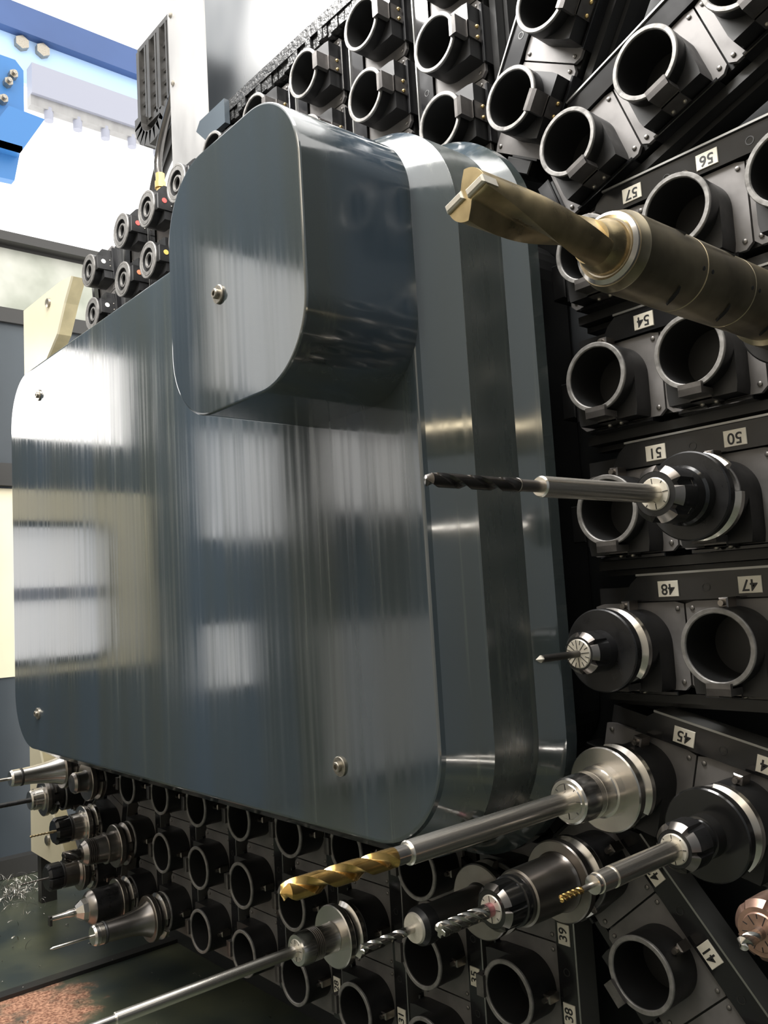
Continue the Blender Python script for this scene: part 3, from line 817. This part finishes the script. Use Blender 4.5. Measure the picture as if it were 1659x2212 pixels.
# ================================================================== STAINLESS PANEL, POST, BRUSH STRIP
pn = lift(MB().box(-1.034, -.30, .606, .612, .697, 1.70).build('stainless_panel', 'stainless', None, 0))
tag(pn, 'stainless steel sheet panel hanging above the slanting brush strip', 'metal panel')
br = MB()
random.seed(3)
x = -1.0
br.box(-1.0, -.30, .598, .640, .684, .700)
while x < -.32:
    d_ = random.uniform(.006, .013)
    br.box(x, x + d_, .600 + random.uniform(-.002, .002), .630, .668 + random.uniform(-.004, .006), .698)
    x += d_ + random.uniform(0, .0025)
o = lift(br.build('brush_strip', 'brush_black', None, 0)); tag(o, 'black wet brush strip along the lower edge of the stainless panel', 'brush strip')
o2 = lift(MB().prism([(-1.045, .688), (-1.020, .664), (-.965, .664), (-.965, .699), (-1.034, .699)], -.598, -.590, MY).build('strip_end_plate', 'panel_blue', None, 0))
tag(o2, 'small dark grey end plate at the lower end of the brush strip', 'end plate')
po = empty('galvanised_post', (-1.16, .66, .44))
tag(po, 'pale grey galvanised steel post behind the bushed pots', 'post')
def rel(o, p):
    o.parent = p; o.location = (-p.location.x, -p.location.y, -p.location.z + CZ); return o
rel(MB().box(-1.218, -1.100, .642, .70, .44, 1.72).build('post_body', 'galv_post', None, 0), po)
for z in (.985, .865):
    rel(MB().lathe([(0, .0045), (.003, .0042), (.004, .002)], 14, Matrix.Translation((-1.205, .642, z)) @ MY).build('post_bolt', 'bolt_steel', None, 40), po)

# drag chain behind the post
dc = empty('cable_chain', (-1.45, .76, 1.0)); tag(dc, 'black plastic cable drag chain hanging left of the galvanised post', 'cable chain')
for k in range(6):
    x0 = -1.555 + k * .046
    lk = MB()
    lk.box(x0, x0 + .012, .745, .760, .985, 1.150)
    lk.box(x0 + .030, x0 + .036, .748, .760, .985, 1.150)
    lk.box(x0, x0 + .046, .748, .80, 1.150, 1.160).box(x0, x0 + .046, .748, .80, .978, .992)
    for q in range(5): lk.box(x0 + .010, x0 + .032, .752, .757, 1.005 + q * .026, 1.012 + q * .026)
    rel(lk.build('chain_link', 'chain_plastic', None, 0), dc)
for k in range(9):
    a = R(180 + k * 18); cxx, czz = -1.475, .985
    M = Matrix.Translation((cxx + .060 * math.cos(a), 0, czz + .052 * math.sin(a))) @ Matrix.Rotation(-a, 4, 'Y')
    rel(MB().box(-.014, .014, .735, .80, -.012, .012, M).build('chain_link', 'chain_plastic', None, 0), dc)
# hoses
def bez(p0, p1, p2, p3, n=22):
    P = [Vector(p) for p in (p0, p1, p2, p3)]
    return [P[0] * (1 - u) ** 3 + P[1] * 3 * u * (1 - u) ** 2 + P[2] * 3 * u * u * (1 - u) + P[3] * u ** 3 for u in [i / n for i in range(n + 1)]]
for i, (pts, r, lab, brass_) in enumerate((
        (((-1.31, .70, .93), (-1.36, .70, .87), (-1.40, .70, .84), (-1.378, .70, .790)), .0075, 'pale grey flexible hose curving down beside the post', True),
        (((-1.30, .715, .91), (-1.38, .715, .86), (-1.45, .715, .82), (-1.440, .715, .765)), .0075, 'black hose curving to a brass fitting, middle one', True),
        (((-1.30, .73, .89), (-1.40, .73, .86), (-1.49, .73, .82), (-1.485, .73, .70)), .0085, 'thick black hose, leftmost of the three', False))):
    h = empty('hose', pts[3]); tag(h, lab, 'hose')
    rel(MB().tube(bez(*pts), r, 12).build('hose_tube', 'rubber' if i else 'steel_dark', None, 60), h)
    if brass_:
        e = pts[3]
        rel(MB().lathe([(-.030, .0075), (-.018, .0075), (-.018, .0105), (-.006, .0105), (-.006, .0085), (.010, .0085)], 8, Matrix.Translation(e)).build('brass_fitting', 'brass', None, 20), h)
# valve block under the fittings
vb = lift(MB().box(-1.47, -1.33, .69, .735, .62, .745).build('valve_block', 'panel_blue', None, 0)); tag(vb, 'dark valve block under the brass hose fittings', 'valve block')

# ================================================================== CREAM GUARD PLATE
gp = empty('guard_plate', (-1.70, .60, -.46)); tag(gp, 'cream painted guard plate with concave edge at the left end', 'guard plate')
edge = [(-1.545, .640), (-1.585, .600), (-1.625, .550), (-1.690, .512), (-1.745, .42), (-1.785, .30), (-1.80, .15), (-1.80, 0), (-1.79, -.12), (-1.763, -.256), (-1.705, -.363), (-1.649, -.43), (-1.632, -.462)]
pts = [(-1.822, -.458), (-1.815, .653), (-1.60, .648)] + edge
def gpl(): return pts
n_ = len(pts)
gpm = MB().prism(pts, -.600, -.596, MY)
rel(gpm.build('plate_face', 'cream_paint', None, 0), gp)
ed = MB()
for (a, b_) in zip(edge[:-1], edge[1:]):
    ed.add([(a[0], .600, a[1]), (b_[0], .600, b_[1]), (b_[0] + .0, .624, b_[1]), (a[0], .624, a[1]),
            (a[0] - .006, .600, a[1]), (b_[0] - .006, .600, b_[1]), (b_[0] - .006, .624, b_[1]), (a[0] - .006, .624, a[1])],
           [(0, 1, 2, 3), (4, 7, 6, 5), (0, 4, 5, 1), (3, 2, 6, 7)])
rel(ed.build('plate_edge', 'cream_edge', None, 0), gp)
rel(MB().box(-1.815, -1.795, .606, .636, FZ + .004, -.40).build('support_leg', 'frame_dark', None, 0), gp)
for (x, z) in ((-1.665, .624), (-1.722, -.42)):
    rel(MB().lathe([(0, .010), (.004, .0095), (.006, .006)], 18, Matrix.Translation((x, .596, z)) @ MY).build('plate_bolt', 'bolt_steel', None, 40), gp)

# ================================================================== HALL BEYOND: CRANE BEAM AND TRUNKING
bm1 = empty('crane_beam', (-4.0, 2.0, 2.2)); tag(bm1, 'blue painted crane girder crossing the bright hall, upper left', 'girder')
rel(MB().box(-4.10, -3.98, -.5, 6, 2.83, 2.97).build('top_flange', 'blue_paint', None, 0), bm1)
rel(MB().box(-4.06, -4.03, -.5, 6, 2.60, 2.83).build('web', 'blue_glare', None, 0), bm1)
for y in (1.33, 1.43):
    rel(MB().lathe([(0, .035), (.03, .035)], 6, Matrix.Translation((-4.03, y, 2.79)) @ Matrix.Rotation(R(90), 4, 'Y')).build('girder_bolt', 'bolt_steel', None, 0), bm1)
tr = empty('cable_trunking', (-3.9, 2.0, 2.5)); tag(tr, 'grey trunking with a row of round studs below the blue girder', 'trunking')
rel(MB().box(-3.95, -3.88, 1.33, 6, 2.47, 2.62).build('trunk_body', 'beam_grey', None, 0), tr)
rel(MB().box(-3.95, -3.90, 1.33, 6, 2.42, 2.47).build('trunk_rail', 'galv_post', None, 0), tr)
for y in (1.5, 2.6, 3.7):
    rel(MB().box(-4.035, -3.94, y, y + .05, 2.60, 2.63).build('hanger', 'galv_post', None, 0), tr)
for k in range(10):
    rel(MB().lathe([(-.03, .022), (.03, .022)], 12, Matrix.Translation((-3.92, 1.42 + k * .14, 2.405))).build('stud', 'beam_grey', None, 40), tr)
bk = empty('crane_bracket', (-3.4, 1.0, 1.7)); tag(bk, 'blue bolted bracket with a protruding plate at the left edge', 'bracket')
rel(MB().prism([(.70, 1.95), (.70, 2.28), (1.10, 2.28), (1.132, 2.245), (1.132, 1.99), (1.09, 1.76), (.70, 1.74)], -3.44, -3.40, MX).build('bracket_plate', 'blue_bracket', None, 0), bk)
rel(MB().prism([(.95, 1.86), (1.05, 2.03), (1.19, 2.02), (1.10, 1.86)], -3.36, -3.33, MX).box(-3.40, -3.33, .95, 1.10, 1.86, 1.875).build('shelf_plate', 'blue_bracket', None, 0), bk)
for y, z in ((1.085, 2.20), (1.065, 2.16), (1.045, 2.08)):
    rel(MB().lathe([(0, .018), (.03, .018), (.03, .009), (.045, .009)], 6, Matrix.Translation((-3.40, y, z)) @ Matrix.Rotation(R(90), 4, 'Y')).build('bracket_bolt', 'bolt_steel', None, 0), bk)

# ================================================================== CHIPS ON THE TRAY
random.seed(11)
ch = MB()
def ribbon(cx_, cy_, cz_, rad, turns, wdt, rise, yaw, tilt):
    n = int(10 * turns) + 4; vs = []; M = Matrix.Translation((cx_, cy_, cz_)) @ Matrix.Rotation(yaw, 4, 'Z') @ Matrix.Rotation(tilt, 4, 'X')
    for i in range(n + 1):
        a = 2 * math.pi * turns * i / n
        for s_ in (-1, 1):
            vs.append(M @ Vector((rad * math.cos(a), rise * i / n + s_ * wdt, abs(rad * math.sin(a)))))
    ch.add(vs, [(2 * i, 2 * i + 1, 2 * i + 3, 2 * i + 2) for i in range(n)])
for k in range(200):
    r_ = random.gauss(0, .045); a = random.uniform(0, 6.28)
    ribbon(-1.88 + r_ * math.cos(a) * 1.4, .58 + r_ * math.sin(a), FZ + .006 + random.uniform(0, .02), random.uniform(.004, .016), random.uniform(.3, .9), .0004, random.uniform(0, .02), random.uniform(0, 6.28), random.uniform(-.7, .7))
for k in range(90):
    x = random.uniform(-1.9, -.75); y = random.uniform(.25, .66)
    ribbon(x, y, FZ + .005, random.uniform(.001, .004), random.uniform(.2, .5), random.uniform(.0004, .0012), 0, random.uniform(0, 6.28), random.uniform(-.4, .4))
for (x, y, rr) in ((-1.66, .475, .016), (-1.575, .515, .012), (-1.62, .50, .010), (-1.7, .52, .012)):
    ribbon(x, y, FZ + .006, rr, .35, .0013, .004, random.uniform(0, 6), .2)
o = lift(ch.build('metal_turnings', 'chip_steel', None, 0)); tag(o, 'silvery curled metal turnings scattered on the green tray', 'turnings', None, 'stuff')
